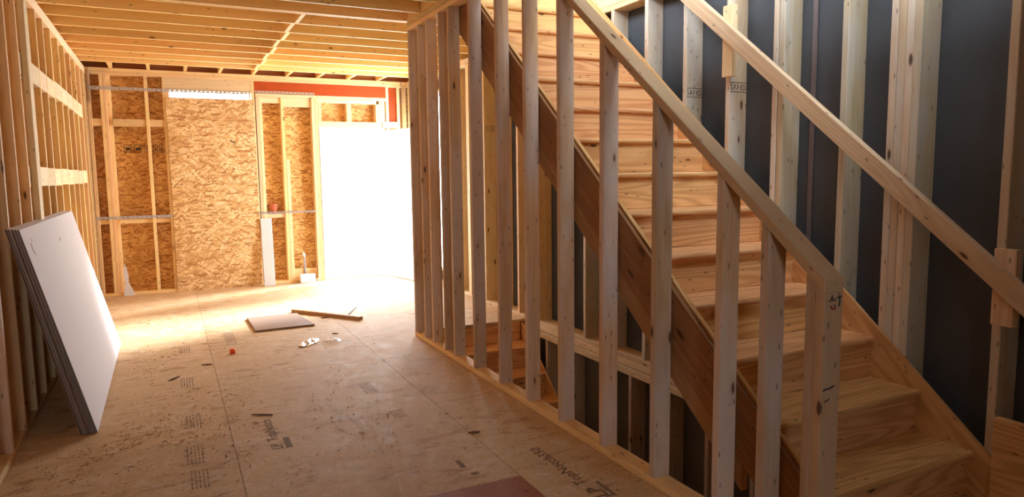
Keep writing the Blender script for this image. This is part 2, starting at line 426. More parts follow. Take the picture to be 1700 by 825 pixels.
# ------------------------------------------------------------------ back wall
wb = struct('wall_back', (1.0, YB, 0))
def B(n, x, z, mat=PINE, y=(YB, YB+.14), **k): return box(n, x, y, z, mat, wb, **k)
B('bottom_plate', (-.89, 1.90), (0, .038))
B('top_plate', (-.89, 3.16), (2.70, 2.74)); B('top_plate', (-.89, 3.16), (2.741, ZP), y=(YB-.002, YB+.14))
for x0, x1, dy in ((-.80, -.76, 0), (-.663, -.626, 0), (-.625, -.588, 0), (-.586, -.55, .045), (-.188, -.149, 0), (.012, .047, 0)):
    B('stud', (x0, x1), (.038, 2.70), y=(YB+dy, YB+.14))
for x0, x1 in ((-.76, -.664), (-.549, -.189), (-.148, .011)):
    B('blocking', (x0, x1), (2.087, 2.176), y=(YB+.01, YB+.05)); B('blocking', (x0, x1), (.895, .95), y=(YB+.03, YB+.07))
# covered window opening: header over a strand board panel, a gap of daylight between
B('header_board', (.048, 1.055), (2.545, 2.70), PINE_L, y=(YB+.004, YB+.08))
B('stud', (1.056, 1.092), (.038, 2.70)); B('stud', (.048, .088), (.038, 2.544), y=(YB+.02, YB+.14))
B('red_header', (1.093, 2.855), (2.548, 2.70), RED, y=(YB-.001, YB+.04))
B('stud', (1.103, 1.14), (.038, 2.50), PINE_L); B('stud', (1.141, 1.178), (.038, 2.50), PINE_L)
B('sill_plate', (1.103, 2.857), (2.501, 2.545), PINE_L)
B('header_board', (1.179, 1.415), (2.425, 2.499), PINE_L, y=(YB+.02, YB+.06))
B('stud', (1.416, 1.454), (.038, 2.499)); B('jack_stud', (1.456, 1.503), (.038, 1.68), PINE_L)
B('header_board', (1.456, 1.817), (2.385, 2.499), PINE_L, y=(YB+.03, YB+.07))
B('stud', (1.818, 1.862), (.038, 2.499), PINE_L); B('stud', (1.863, 1.905), (0, 2.499), PINE_L)
B('blocking', (1.179, 1.415), (.90, .955), PINE_L, y=(YB+.03, YB+.07))
B('blocking', (1.504, 1.817), (.045, .18), y=(YB+.08, YB+.12))
# framing over the door
B('plate', (1.906, 2.72), (2.452, 2.50), PINE_L); B('plate', (1.906, 2.79), (2.130, 2.20), PINE_L)
B('cripple_stud', (1.906, 1.947), (2.201, 2.451), PINE_L); B('cripple_stud', (2.296, 2.363), (2.201, 2.451), PINE_L, y=(YB+.01, YB+.14))
B('cripple_stud', (2.705, 2.755), (2.201, 2.451), PINE_L)
B('stud', (2.80, 2.838), (0, 2.545), PINE_L); B('stud', (2.757, 2.799), (2.201, 2.499), PINE_L)
B('stud', (2.859, 2.898), (0, 2.70), PINE_L); B('red_board', (2.899, 3.022), (2.215, 2.70), RED, y=(YB+.05, YB+.09))
B('plate', (2.84, 3.06), (2.13, 2.214), PINE_L); B('stud', (3.023, 3.062), (0, 2.70), PINE_L); B('stud', (3.10, 3.16), (0, 2.70), PINE)
# outer strand board with the door hole and the window gap left open
SH = (YB+.141, YB+.153)
for x, z in (((-.90, .088), (-.02, 3.1)), ((.088, 1.04), (2.545, 3.1)), ((.088, 1.04), (-.02, 2.42)), ((1.04, 1.93), (-.02, 3.1)),
             ((1.93, 2.79), (2.13, 3.1)), ((2.79, 3.32), (-.02, 3.1))):
    B('sheathing', x, z, OSBW, y=SH, wob=0)
for x0, w_ in ((-.455, .085), (-.345, .085), (-.235, .04), (-.13, .05), (-.065, .05)):   # box shaped stamps printed on the strand board
    for z0, z1 in ((1.775, 1.782), (1.862, 1.869)): B('printed_stamp', (x0, x0+w_), (z0, z1), INK, y=(SH[0]-.0012, SH[0]-.0002), ch=0, wob=0)
    for xx in (x0, x0+w_-.006): B('printed_stamp', (xx, xx+.006), (1.775, 1.869), INK, y=(SH[0]-.0012, SH[0]-.0002), ch=0, wob=0)
    B('printed_stamp', (x0+.02, x0+w_-.014), (1.80, 1.835), INK, y=(SH[0]-.0012, SH[0]-.0002), ch=0, wob=0)
# rim above the plate
B('rim_board', (-.89, 3.30), (2.785, 3.02), RIM, y=(YB+.06, YB+.10))

pan = box('strand_board_panel', (.046, 1.078), (YB-.014, YB-.003), (0, 2.455), OSBP, None, wob=0,
          label='tall strand board panel covering the window opening in the back wall', cat='board')
tube('knot_mark', [(.77, YB-.015, 1.925), (.795, YB-.015, 1.91), (.825, YB-.015, 1.895)], .009, DARK, pan, seg=6)

def strap(pos, x, z, y, label):
    """perforated galvanised strip"""
    L = x[1]-x[0]; n = max(2, int(L/.05)); vs, fs = [], []
    h = z[1]-z[0]; a = z[0]; 
    t = .0015
    e = empty_none = None
    me_v, me_f = [], []
    def q(x0, x1, z0, z1):
        b = len(me_v)
        for yy in (y, y-t):
            me_v.extend([(x0, yy, z0), (x1, yy, z0), (x1, yy, z1), (x0, yy, z1)])
        me_f.extend([(b, b+1, b+2, b+3), (b+4, b+5, b+6, b+7), (b, b+1, b+5, b+4), (b+2, b+3, b+7, b+6), (b, b+3, b+7, b+4), (b+1, b+2, b+6, b+5)])
    q(x[0], x[1], a, a+h*.3); q(x[0], x[1], a+h*.7, a+h)
    st = L/n
    for i in range(n+1):
        c = x[0]+i*st; q(max(x[0], c-st*.3), min(x[1], c+st*.3), a+h*.3, a+h*.7)
    return mesh('metal_strap', me_v, me_f, STEEL, None, (x[0], y, z[0]), label=label, cat='metal strap')
strap(0, (-.785, 1.04), (2.520, 2.556), YB-.0035, 'long galvanised strap across the upper left studs and over the daylight gap')
strap(0, (-.80, .044), (.958, .990), YB-.0035, 'galvanised strap across the lower left studs beside the strand board panel')
strap(0, (1.10, 1.865), (2.552, 2.577), YB-.0045, 'pale perforated strap along the lower edge of the red header')
strap(0, (1.080, 1.846), (.962, .985), YB-.0035, 'galvanised strap below the reddish cup, left of the doorway')
def vstrap(x, y, z, label):
    o = strap(0, (0, z[1]-z[0]), (0, .04), 0, label)
    o.matrix_basis = Matrix.Translation((x, y, z[0])) @ Matrix(((0, 1, 0), (0, 0, 1), (1, 0, 0))).to_4x4().inverted() @ Matrix.Identity(4) if False else Matrix.Translation((x, y, z[0])) @ Matrix(((0, 0, 1), (0, 1, 0), (1, 0, 0))).to_4x4() @ Matrix.Rotation(R90, 4, 'X')
    return o
vs_ = vstrap(XL+.040, YB-.004, (2.36, 2.775), 'short upright metal strap in the top left corner of the back wall')
vs2 = vstrap(3.085, YB-.004, (2.47, 2.775), 'short upright metal strap beside the red board at the top right corner')

# small things on and against the back wall
def lathe(name, prof, loc, mat, seg=20, parent=None, **k):
    vs, fs = [], []
    for r, z in prof:
        for j in range(seg): vs.append((r*math.cos(2*math.pi*j/seg), r*math.sin(2*math.pi*j/seg), z))
    for i in range(len(prof)-1):
        for j in range(seg): fs.append((i*seg+j, i*seg+(j+1) % seg, (i+1)*seg+(j+1) % seg, (i+1)*seg+j))
    fs.append(tuple(range(seg)))
    me = bpy.data.meshes.new(name); me.from_pydata(vs, [], fs); me.materials.append(mat)
    for p in me.polygons: p.use_smooth = True
    return props(link(bpy.data.objects.new(name, me), Matrix.Translation(loc), parent), **k)
cup = lathe('plastic_cup', [(.036, 0), (.038, .005), (.050, .12), (.053, .125), (.053, .135), (.048, .135), (.046, .12), (.034, .008)], (1.275, YB+.055, .9555), CUPM,
            label='reddish brown plastic cup standing on the blocking in the narrow stud bay', cat='cup')
fo = prism('foam_strip', [(1.085, YB-.135), (1.225, YB-.15), (1.226, YB-.125), (1.16, YB-.10), (1.087, YB-.11)], 2, 0, .905, FOAM, None, bevel=.003,
           label='tall pale grey strip leaning by the stud right of the strand board panel', cat='strip')
fo.rotation_euler = (math.radians(-6.2), 0, 0)
fl_ = prism('torn_scrap', [(-.56, .0), (-.44, .0), (-.455, .06), (-.50, .17), (-.495, .24), (-.515, .36), (-.535, .40), (-.55, .26), (-.535, .16)], 1, YB-.02, YB-.012, FOAM, None, bevel=.001,
            label='small torn white scrap leaning at the foot of the triple stud', cat='scrap')
fl_.location.z += .0
bx = prism('carton', [(1.56, YB-.10), (1.76, YB-.10), (1.76, YB-.003), (1.56, YB-.003)], 2, 0, .115, WHITE, None, bevel=.004,
           label='small white box on the floor under the grey pipe, left of the door', cat='box')
pipe = empty('pipe_stub', (1.655, YB+.07, .038), label='short grey pipe with a white elbow rising behind the white box', cat='pipe')
tube('pipe', [(1.655, YB+.07, .038), (1.652, YB+.07, .2), (1.65, YB+.07, .345)], .013, PVC, pipe)
tube('elbow', [(1.65, YB+.07, .345), (1.645, YB+.055, .375), (1.635, YB+.03, .39), (1.625, YB+.005, .385)], .018, WHITE, pipe)
brk = prism('metal_bracket', [(1.79, .0), (1.845, .0), (1.845, .30), (1.835, .31), (1.832, .10)], 1, YB-.02, YB-.017, STEEL, None,
            label='thin triangular metal scrap standing at the foot of the door jamb', cat='bracket')

# ------------------------------------------------------------------ door
dr = struct('door_1', (2.36, YB, 0))
box('door_frame', (1.907, 1.94), (YB-.006, YB+.16), (0, 2.128), WHITE, dr, wob=0)
box('door_frame', (2.782, 2.799), (YB-.0, YB+.16), (0, 2.128), WHITE, dr, wob=0)
box('door_frame', (1.94, 2.782), (YB-.006, YB+.16), (2.108, 2.128), WHITE, dr, wob=0)
box('threshold', (1.94, 2.782), (YB+.02, YB+.15), (0, .022), STEEL, dr, wob=0)
ax = Vector((.205, -.779, 0)).normalized(); nn = Vector((ax.y, -ax.x, 0))
h0 = Vector((2.785, YB-.012, .012)); Ld = .80
vs = []
for z in (.012, 2.085):
    for p in (h0, h0+ax*Ld, h0+ax*Ld-nn*.045, h0-nn*.045): vs.append((p.x, p.y, z))
leaf = mesh('door_leaf', vs, [(0, 1, 2, 3), (4, 5, 6, 7), (0, 1, 5, 4), (1, 2, 6, 5), (2, 3, 7, 6), (3, 0, 4, 7)], WHITE, dr, tuple(h0), .002)
tube('door_handle', [h0+ax*.73+Vector((0, 0, .98))+nn*.0, h0+ax*.73+Vector((0, 0, .98))+nn*.05, h0+ax*.63+Vector((0, 0, .98))+nn*.055], .01, STEEL, leaf)

# ------------------------------------------------------------------ right wall
wr = struct('wall_right', (XR, 4, 0))
RYs = [-1.18, -.77, -.36, .05, .46, .87, 1.28, 1.69, 2.495, 3.33, 3.735, 4.16, 4.585, 4.99, 5.41, 5.82, 6.25, 6.66, 7.07, 7.90, 9.52, 9.70]
studs_r = {}
for y in RYs:
    m_ = STUD_R if y < 5 else PINE
    studs_r[y] = box('stud', (XR, XR+.14), (y, y+.038), (.038, 2.70), m_, wr)
studs_r[2.91] = box('stud', (XR, XR+.14), (2.91, 2.948), (.038, 2.70), STUD_R, wr)
box('stud', (XR, XR+.14), (2.953, 2.991), (.038, 2.70), STUD_R, wr)
for k in range(4): box('stud', (XR, XR+.14), (2.106+.0395*k, 2.144+.0395*k), (.038, 2.70), STUD_R, wr)
for k in range(2): box('stud', (XR, XR+.14), (7.50+.0395*k, 7.538+.0395*k), (.038, 2.70), PINE_L, wr)
box('bottom_plate', (XR, XR+.14), (-2.3, 9.8), (0, .038), PINE_L, wr)
box('top_plate', (XR, XR+.14), (-2.3, 9.8), (2.70, 2.74), PINE_L, wr)
box('top_plate', (XR, XR+.14), (-2.3, 9.8), (2.741, ZP), PINE_L, wr)
box('rim_board', (XR+.02, XR+.06), (1.6, 5.9), (2.785, 3.02), PINE_L, wr)
# floor edge at the stairwell below the plate
box('ledge_plate', (XR+.001, XR+.14), (2.0, 6.13), (-.060, -.001), PINE_L, wr)
box('ledge_plate', (XR-.006, XR+.14), (2.0, 6.13), (-.125, -.066), PINE_L, wr)
# blue grey gypsum sheathing, with a hidden window hole added to light the far end
WIN = (8.12, 9.50, .25, 2.50)
for y, z in (((-2.4, WIN[0]), (-.02, 3.1)), ((WIN[1], 9.95), (-.02, 3.1)), ((WIN[0], WIN[1]), (-.02, WIN[2])), ((WIN[0], WIN[1]), (WIN[3], 3.1))):
    box('sheathing', (XR+.141, XR+.156), y, z, SHEATH, wr, wob=0)
box('seam_batten', (XR+.128, XR+.1405), (2.80, 2.832), (.04, 2.70), GYPC, wr)
box('blocking', (XR-.042, XR-.002), (.9, 1.672), (.02, .395), TREAD, wr)
wn = struct('added_window', (XR+.14, 8.95, WIN[2]))  # added window, out of view, there for its daylight
for y, z in (((WIN[0]-.04, WIN[0]), (WIN[2]-.04, WIN[3]+.04)), ((WIN[1], WIN[1]+.018), (WIN[2]-.04, WIN[3]+.04)), ((WIN[0], WIN[1]), (WIN[2]-.04, WIN[2])), ((WIN[0], WIN[1]), (WIN[3], WIN[3]+.04))):
    box('added_window_frame', (XR+.0, XR+.14), y, z, PINE_L, wn, wob=0)
# printed grade stamps
def stamp(y, z, body, par, x0=XR):
    for dz in (0, .058): mesh('grade_stamp', [(x0+.004, y-.0008, z+dz), (x0+.136, y-.0008, z+dz), (x0+.136, y-.0008, z+dz+.004), (x0+.004, y-.0008, z+dz+.004)], [(0, 1, 2, 3)], INK, par)
    text('grade_stamp', body, (x0+.008, y-.0002, z+.012), (1, 0, 0), (0, 0, 1), .052, INK, par, sx=.62)
stamp(3.735, 1.955, 'S-P-F KD-HT', wr); stamp(3.33, 1.945, 'S-P-F KD-HT', wr); stamp(7.07, 1.92, 'S-P-F KD-HT', wr)

# ------------------------------------------------------------------ ceiling joists
ce = struct('ceiling', (1, 5, ZP))
JX = (-.88, 3.29)
def joist(y, x1=JX[1], x0=JX[0]): return box('joist', (x0, x1), (y, y+.038), (ZP+.001, ZP+.236), JOIST, ce)
JB = [6.40, 6.82, 7.235, 7.65, 8.065, 8.48, 8.895, 9.31]
for y in JB: joist(y)
for y in (5.955, 5.995): joist(y)
JN = [5.60, 5.20, 4.80, 4.40, 4.0, 3.6, 3.2, 2.8, 2.4, 2.0]
for y in JN: joist(y, 1.948)
for y in (1.56, 1.16, .76, .36, -.04, -.44, -.84, -1.24, -1.64, -2.04): joist(y)
box('stair_header', (1.95, 1.988), (1.6, 5.95), (ZP+.001, ZP+.236), JOIST, ce)
ys = [5.60]+[5.995]+JB
for i, (a, b) in enumerate(zip(ys[:-1], ys[1:])):      # mid span blocking, staggered
    if i == 0: continue
    xo = 1.05+.022*(i % 2)
    box('blocking', (xo, xo+.038), (a+.039, b-.001), (ZP+.002, ZP+.236), JOIST, ce)
for x in (-.55, -.145, .265, .665, 1.07, 1.495, 1.90, 2.31, 2.73):
    box('blocking', (x, x+.038), (9.349, YB+.058), (ZP+.001, ZP+.236), JOIST, ce)
for x, y in (((-.97, 3.3), (6.0, 9.94)), ((-.97, 2.0), (1.6, 6.0)), ((-.97, 3.3), (-2.4, 1.6))):
    box('subfloor_deck', x, y, (ZP+.238, ZP+.262), OSBF, ce, wob=0)

# ------------------------------------------------------------------ front wall behind the camera and upstairs shell
wf = struct('wall_front', (1, -2.4, 0))
FW = (-.45, .10, 1.25, 2.40)
for x, z in (((-.97, FW[0]), (-.02, 3.05)), ((FW[1], 3.32), (-.02, 3.05)), ((FW[0], FW[1]), (-.02, FW[2])), ((FW[0], FW[1]), (FW[3], 3.05))):
    box('sheathing', x, (-2.41, -2.395), z, SHEATH, wf, wob=0)
box('unseen_light_baffle', (.45, .462), (-2.395, -1.5), (0, ZP), SHEATH, wf, wob=0); box('unseen_light_baffle', (.462, 3.15), (-1.512, -1.5), (0, ZP), SHEATH, wf, wob=0)  # unseen walls added to hold front window light off the stair side
wu = struct('wall_upstairs', (1, 2, 3.05))
UW = (.60, 3.20, 3.20, 5.50)
for x, z in (((-.97, UW[0]), (3.06, 5.6)), ((UW[1], 3.32), (3.06, 5.6)), ((UW[0], UW[1]), (3.06, UW[2])), ((UW[0], UW[1]), (UW[3], 5.6))):
    box('sheathing', x, (-2.41, -2.395), z, UPB, wu, wob=0)
for y, z in (((-2.4, .2), (3.11, 5.6)), ((5.2, 7.0), (3.11, 5.6)), ((.2, 5.2), (3.11, 3.3)), ((.2, 5.2), (5.4, 5.6))): box('sheathing', (XL-.105, XL-.09), y, z, UPB, wu, wob=0)
box('sheathing', (XR+.141, XR+.156), (-2.4, 9.94), (3.11, 5.6), SHEATH, wu, wob=0)
box('sheathing', (-.97, 3.32), (7.0, 7.015), (3.06, 5.6), UPB, wu, wob=0)
for x, y in (((-.97, .9), (-2.4, 7.0)), ((3.1, 3.32), (-2.4, 7.0)), ((.9, 3.1), (-2.4, -.8)), ((.9, 3.1), (1.1, 7.0))):  # gap left in the unseen roof, added for light on the upper stairs
    box('roof_deck', x, y, (5.6, 5.62), UPB, wu, wob=0)

# ------------------------------------------------------------------ stair partition
pt = empty('stair_partition', (XP0, 3.8, 0), label='open stud partition beside the staircase with a sloping lumber cap and a double end post', cat='stud wall')
slope = .785
def captop(y): return 1.095 + .782*(y-1.592)
cosS = math.cos(math.atan(.782))
PY = [5.93, 5.67, 5.47, 5.18, 4.985, 4.58, 4.145, 3.75, 3.34, 2.915, 2.49, 2.075, 1.84]
pst = {}
for y in PY:
    if y > 3.85:
        pst[y] = box('stud', (XP0, XP1), (y, y+.038), (.038, 2.70), STUD_P, pt)
    elif y > 3.5:                          # where cap and ceiling plate meet
        pst[y] = box('stud', (XP0, XP1), (y, y+.038), (.038, 2.70), STUD_P, pt)
    else:
        zt = captop(y)-.038/cosS-.001; zt2 = captop(y+.038)-.038/cosS-.001
        pst[y] = prism('stud', [(y, .038), (y+.038, .038), (y+.038, zt2), (y, zt)], 0, XP0, XP1, STUD_P, pt, bevel=.002)
        me = pst[y].data                   # turn grain upright: swap mesh axes so local X is up
        Rm = Matrix(((0, 0, 1), (0, 1, 0), (-1, 0, 0))).to_4x4()
        me.transform(Rm); Mw = W[pst[y].name] @ Rm.inverted(); W[pst[y].name] = Mw
        pst[y].matrix_basis = W[pt.name].inverted() @ Mw
for i, y in enumerate((1.593, 1.632)):
    zt = captop(y)-.038/cosS-.001 if i else captop(y)-.0
    poly_ = [(y, .0), (y+.038, .0), (y+.038, captop(y+.038)-.050), (y, captop(y)-.050)]
    post = prism('end_post', poly_, 0, XP0, XP1, CAPW if i == 0 else STUD_P, pt, bevel=.002)
    me = post.data; Rm = Matrix(((0, 0, 1), (0, 1, 0), (-1, 0, 0))).to_4x4(); me.transform(Rm)
    Mw = W[post.name] @ Rm.inverted(); W[post.name] = Mw; post.matrix_basis = W[pt.name].inverted() @ Mw
    if i == 0: post0 = post
# sloping cap with a plumb cut foot
ye = 3.64
capv = [(1.592, captop(1.592)), (ye, captop(ye)), (ye, captop(ye)-.038/cosS), (1.592, captop(1.592)-.038/cosS)]
cap = prism('sloping_cap', capv, 0, XP0-.001, XP1+.001, CAPW, pt, bevel=.0025)
a_ = math.atan(.782); Rx = Matrix(((0, 0, 1), (math.cos(a_), -math.sin(a_), 0), (math.sin(a_), math.cos(a_), 0))).to_4x4()   # local X along the slope
cap.data.transform(Rx.inverted()); Mw = W[cap.name] @ Rx; W[cap.name] = Mw; cap.matrix_basis = W[pt.name].inverted() @ Mw
box('bottom_plate', (XP0, XP1), (1.675, 5.968), (0, .038), PINE, pt)
box('top_plate', (XP0, XP1), (3.66, 5.968), (2.70, 2.738), PINE, pt)
box('top_plate', (XP0, XP1), (3.66, 5.968), (2.74, ZP), PINE, pt)
# pen scribble on the end post
def pen(pts, r, mat): tube('pen_mark', pts, r, mat, post0, seg=5)
yy = 1.5915
pen([(1.972, yy, 1.018), (1.98, yy, 1.022), (1.985, yy, 1.038), (1.988, yy, 1.02), (1.997, yy, 1.018), (2.003, yy, 1.026)], .0022, INK)
pen([(2.012, yy, 1.028), (2.03, yy, 1.032), (2.022, yy, 1.028), (2.02, yy, .998)], .0026, INK)
pen([(1.982, yy, 1.002), (1.985, yy, .992), (1.995, yy, .990), (2.003, yy, .996), (1.998, yy, 1.004)], .0026, RINK)
pen([(1.958, yy, .712), (1.975, yy, .716), (1.985, yy, .714), (2.01, yy, .722)], .003, INK)
pen([(1.965, yy, .672), (1.98, yy, .673), (1.99, yy, .68)], .002, INK)

# ------------------------------------------------------------------ staircase up
RISE, RUN, Y0 = .208, .251, 1.503
st = empty('staircase', (2.6, 1.6, 0), label='straight pine staircase with rounded tread noses rising away behind the stud partition', cat='staircase')
X0, X1 = 2.102, 3.138
def tread(i):
    y = Y0+RUN*i; z = RISE*i; T_ = .032
    # nose profile in (y,z), rounded front
    pr = [(y+RUN+.026, z-T_), (y+RUN+.026, z)]
    for k in range(7):
        t = math.pi/2*(1-k/3.0); pr.append((y+.0135-.0135*math.cos(t), z-T_/2+T_/2*math.sin(t)))
    n = len(pr); vs = [(X0, *p) for p in pr]+[(X1, *p) for p in pr]
    fs = [tuple(range(n)), tuple(range(n, 2*n))]+[(k, (k+1) % n, n+(k+1) % n, n+k) for k in range(n)]
    return mesh('tread', vs, fs, TREAD, st, (X0, y, z))
NT_ = 14
for i in range(1, NT_+1):
    tread(i)
    box('riser', (X0, X1), (Y0+RUN*i+.026, Y0+RUN*i+.044), (RISE*(i-1)+.0005, RISE*i-.0325), TREAD, st)
box('riser', (X0, X1), (Y0+RUN*15+.026, Y0+RUN*15+.044), (RISE*14+.0005, RISE*15-.03), TREAD, st)
def sloped(name, top, drop, ys, x, mat, par, foot=None, sl=.80, bevel=.002):
    """board in the stair slope; top(y) its upper edge, drop its vertical depth"""
    y0, y1 = ys
    pr = [(y0, top(y0)), (y1, top(y1)), (y1, top(y1)-drop), (y0, top(y0)-drop)] if foot is None else foot
    o = prism(name, pr, 0, x[0], x[1], mat, par, bevel=bevel)
    a = math.atan(sl); Rx = Matrix(((0, 0, 1), (math.cos(a), -math.sin(a), 0), (math.sin(a), math.cos(a), 0))).to_4x4()
    o.data.transform(Rx.inverted()); Mw = W[o.name] @ Rx; W[o.name] = Mw
    o.matrix_basis = W[par.name].inverted() @ Mw
    return o
ltop = lambda y: .438+.80*(y-1.895)
rtop = lambda y: .193+.826*(y-1.672)
def zfloor(f, drop, y0, y1):
    """clip a sloped board at the floor"""
    pts = [(y0, max(0.0005, f(y0))), (y1, f(y1)), (y1, f(y1)-drop)]
    yf = y0
    while f(yf)-drop < 0: yf += .002
    return pts+[(yf, .0005), (y0, .0005)]
sloped('outer_stringer', ltop, .30, None, (2.052, 2.070), STRING, st, zfloor(ltop, .30, 1.69, 5.28)) if False else None
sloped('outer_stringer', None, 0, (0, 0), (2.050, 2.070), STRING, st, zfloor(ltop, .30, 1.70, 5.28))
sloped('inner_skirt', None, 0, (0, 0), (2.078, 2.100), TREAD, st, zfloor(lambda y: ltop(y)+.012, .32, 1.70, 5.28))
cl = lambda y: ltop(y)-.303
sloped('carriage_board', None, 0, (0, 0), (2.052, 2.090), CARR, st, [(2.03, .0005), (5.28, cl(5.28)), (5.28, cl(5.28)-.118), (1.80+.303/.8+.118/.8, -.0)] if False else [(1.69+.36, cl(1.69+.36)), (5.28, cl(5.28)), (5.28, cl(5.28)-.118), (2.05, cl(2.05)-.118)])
sloped('skirt_board', None, 0, (0, 0), (3.139, 3.158), TREAD, st, zfloor(rtop, .40, 1.64, 5.2), sl=.826)

# ------------------------------------------------------------------ right handrail
hr = empty('handrail', (3.1, 3.0, 1.2), label='long pale lumber handrail on two wall blocks, right of the staircase', cat='handrail')
hb = lambda y: 1.107+.80*(y-1.881)
cosr = math.cos(math.atan(.80)); vh = .089/cosr
pr = [(1.05, hb(1.05)), (1.05, hb(1.05)+vh), (4.45, hb(4.45)+vh), (4.45, hb(4.45))]
sloped('rail', None, 0, (0, 0), (3.078, 3.117), RAILW, hr, pr, bevel=.003)
box('rail_block', (3.118, 3.158), (3.27, 3.358), (2.035, 2.46), PINE_L, hr)
box('rail_block', (3.118, 3.158), (1.625, 1.713), (.795, 1.12), RAILW, hr)

# ------------------------------------------------------------------ stairs down and basement
bs = empty('basement_staircase', (2.6, 6.1, 0), label='lower flight of orange pine steps going down through the stairwell behind the partition', cat='staircase')
for i in range(1, 13):
    y = 6.12-.25*i; z = -.208*i
    vs = [(2.10, y-.02, z-.025), (2.10, y+.25, z-.025), (2.10, y+.25, z), (2.10, y-.012, z), (2.10, y-.022, z-.01)]
    vs2_ = [(3.10, *v[1:]) for v in vs]
    mesh('tread', vs+vs2_, [tuple(range(5)), tuple(range(5, 10))]+[(k, (k+1) % 5, 5+(k+1) % 5, 5+k) for k in range(5)], TREAD, bs, vs[0])
for i in range(1, 13):
    y = 6.12-.25*(i-1); z = -.208*(i-1)
    box('riser', (2.10, 3.10), (y-.0, y+.018), (z-.207, z-.0255), TREAD, bs)
dn = lambda y: .05+.82*(y-6.30)
sloped('skirt_board', None, 0, (0, 0), (3.102, 3.122), TREAD, bs, [(6.10, dn(6.10)+.09), (3.4, dn(3.4)+.09), (3.4, dn(3.4)-.25), (6.10, dn(6.10)-.25)])
sloped('skirt_board', None, 0, (0, 0), (2.078, 2.098), TREAD, bs, [(6.10, dn(6.10)-.03), (3.4, dn(3.4)-.03), (3.4, dn(3.4)-.25), (6.10, dn(6.10)-.25)])
ww = struct('wall_basement', (3.2, 4, -2.7))
for y in (2.2, 2.65, 3.05, 3.46, 3.87, 4.33, 4.75, 5.22, 5.67, 6.1): box('stud', (XR+.002, XR+.14), (y, y+.038), (-2.66, -.127), STUD_P, ww)
box('blocking', (XR+.01, XR+.05), (2.2, 6.1), (-1.35, -1.26), STUD_P, ww)
box('sheathing', (XR+.141, XR+.156), (-1, 7.5), (-2.7, -.03), CONC, ww, wob=0)
box('sheathing', (-.9, 3.3), (7.5, 7.52), (-2.7, -.03), CONC, ww, wob=0); box('sheathing', (-.9, 3.3), (-1.02, -1.0), (-2.7, -.03), CONC, ww, wob=0)
box('sheathing', (-.92, -.9), (-1, 7.5), (-2.7, -.03), CONC, ww, wob=0); box('slab', (-.9, 3.3), (-1, 7.5), (-2.72, -2.70), CONC, ww, wob=0)
# header joists round the stairwell hole
box('stairwell_rim', (2.05, XR), (6.141, 6.18), (-.262, -.024), TREAD, fl)

# ------------------------------------------------------------------ drywall stack
D0 = Vector((-.440, 4.53, 0)); C0 = Vector((-.448, 6.948, 0)); H = 1.22
e = (C0-D0).normalized()
names = ['white front drywall sheet with a dark torn spot, outermost of the leaning stack',
         'drywall sheet directly behind the white front sheet of the leaning stack',
         'middle drywall sheet of the stack leaning on the left wall',
         'fourth drywall sheet from the front of the leaning stack',
         'rear drywall sheet of the leaning stack, against the left wall studs']
t = .0125
for i in range(5):
    base = -.440 - i*.019; topx = XL + .002 + (4.0-i)*.0138 + t
    s_ = base-topx; th = math.asin(s_/H)
    u = Vector((-math.sin(th), 0, math.cos(th))); u = (u-e*u.dot(e)).normalized(); nrm = u.cross(e).normalized()
    if nrm.x > 0: nrm = -nrm
    off = random.uniform(-.012, .012) if i else 0
    b0 = Vector((base, 4.53+off, .0)); b0.z = max(0.0005, t*math.sin(th)+.0005)
    Mw = Matrix((e, u, -nrm)).transposed().to_4x4(); Mw.translation = b0
    Lw = 2.418
    # core with paper faces
    vs = [(0, 0, 0), (Lw, 0, 0), (Lw, H, 0), (0, H, 0), (0, 0, -t), (Lw, 0, -t), (Lw, H, -t), (0, H, -t)]
    fs = [(0, 1, 2, 3), (4, 7, 6, 5), (0, 4, 5, 1), (1, 5, 6, 2), (2, 6, 7, 3), (3, 7, 4, 0)]
    me = bpy.data.meshes.new('drywall_sheet'); me.from_pydata(vs, [], fs)
    bm = bmesh.new(); bm.from_mesh(me); bmesh.ops.bevel(bm, geom=bm.edges[:], offset=.0015, segments=1, affect='EDGES'); bmesh.ops.recalc_face_normals(bm, faces=bm.faces[:]); bm.to_mesh(me); bm.free()
    me.materials.append(BOARD); me.materials.append(GYPC if i in (0, 1, 3) else BACKP)
    for p in me.polygons:
        if abs(p.normal.z) < .7 and (p.center.x < .01 or p.center.y < .01): p.material_index = 1
    o = bpy.data.objects.new('drywall_sheet', me); link(o, Mw, None)
    props(o, label=names[i], cat='drywall sheet', group='drywall sheets leaning on the left wall')
    if i == 0:
        def mark(pts, wdt):
            vs, fs = [], []
            for k_, p in enumerate(pts):
                vs += [(p[0]-wdt, p[1], .0007), (p[0]+wdt, p[1], .0007)]
            for k_ in range(len(pts)-1): fs.append((2*k_, 2*k_+1, 2*k_+3, 2*k_+2))
            m2 = bpy.data.meshes.new('torn_spot'); m2.from_pydata(vs, [], fs); m2.materials.append(DARK)
            link(bpy.data.objects.new('torn_spot', m2), Mw, o)
        mark([(.17, 1.13), (.16, 1.10), (.175, 1.075), (.19, 1.06)], .010); mark([(.225, 1.135), (.235, 1.15)], .008)
        mark([(1.22, 1.055), (1.25, 1.075)], .016)

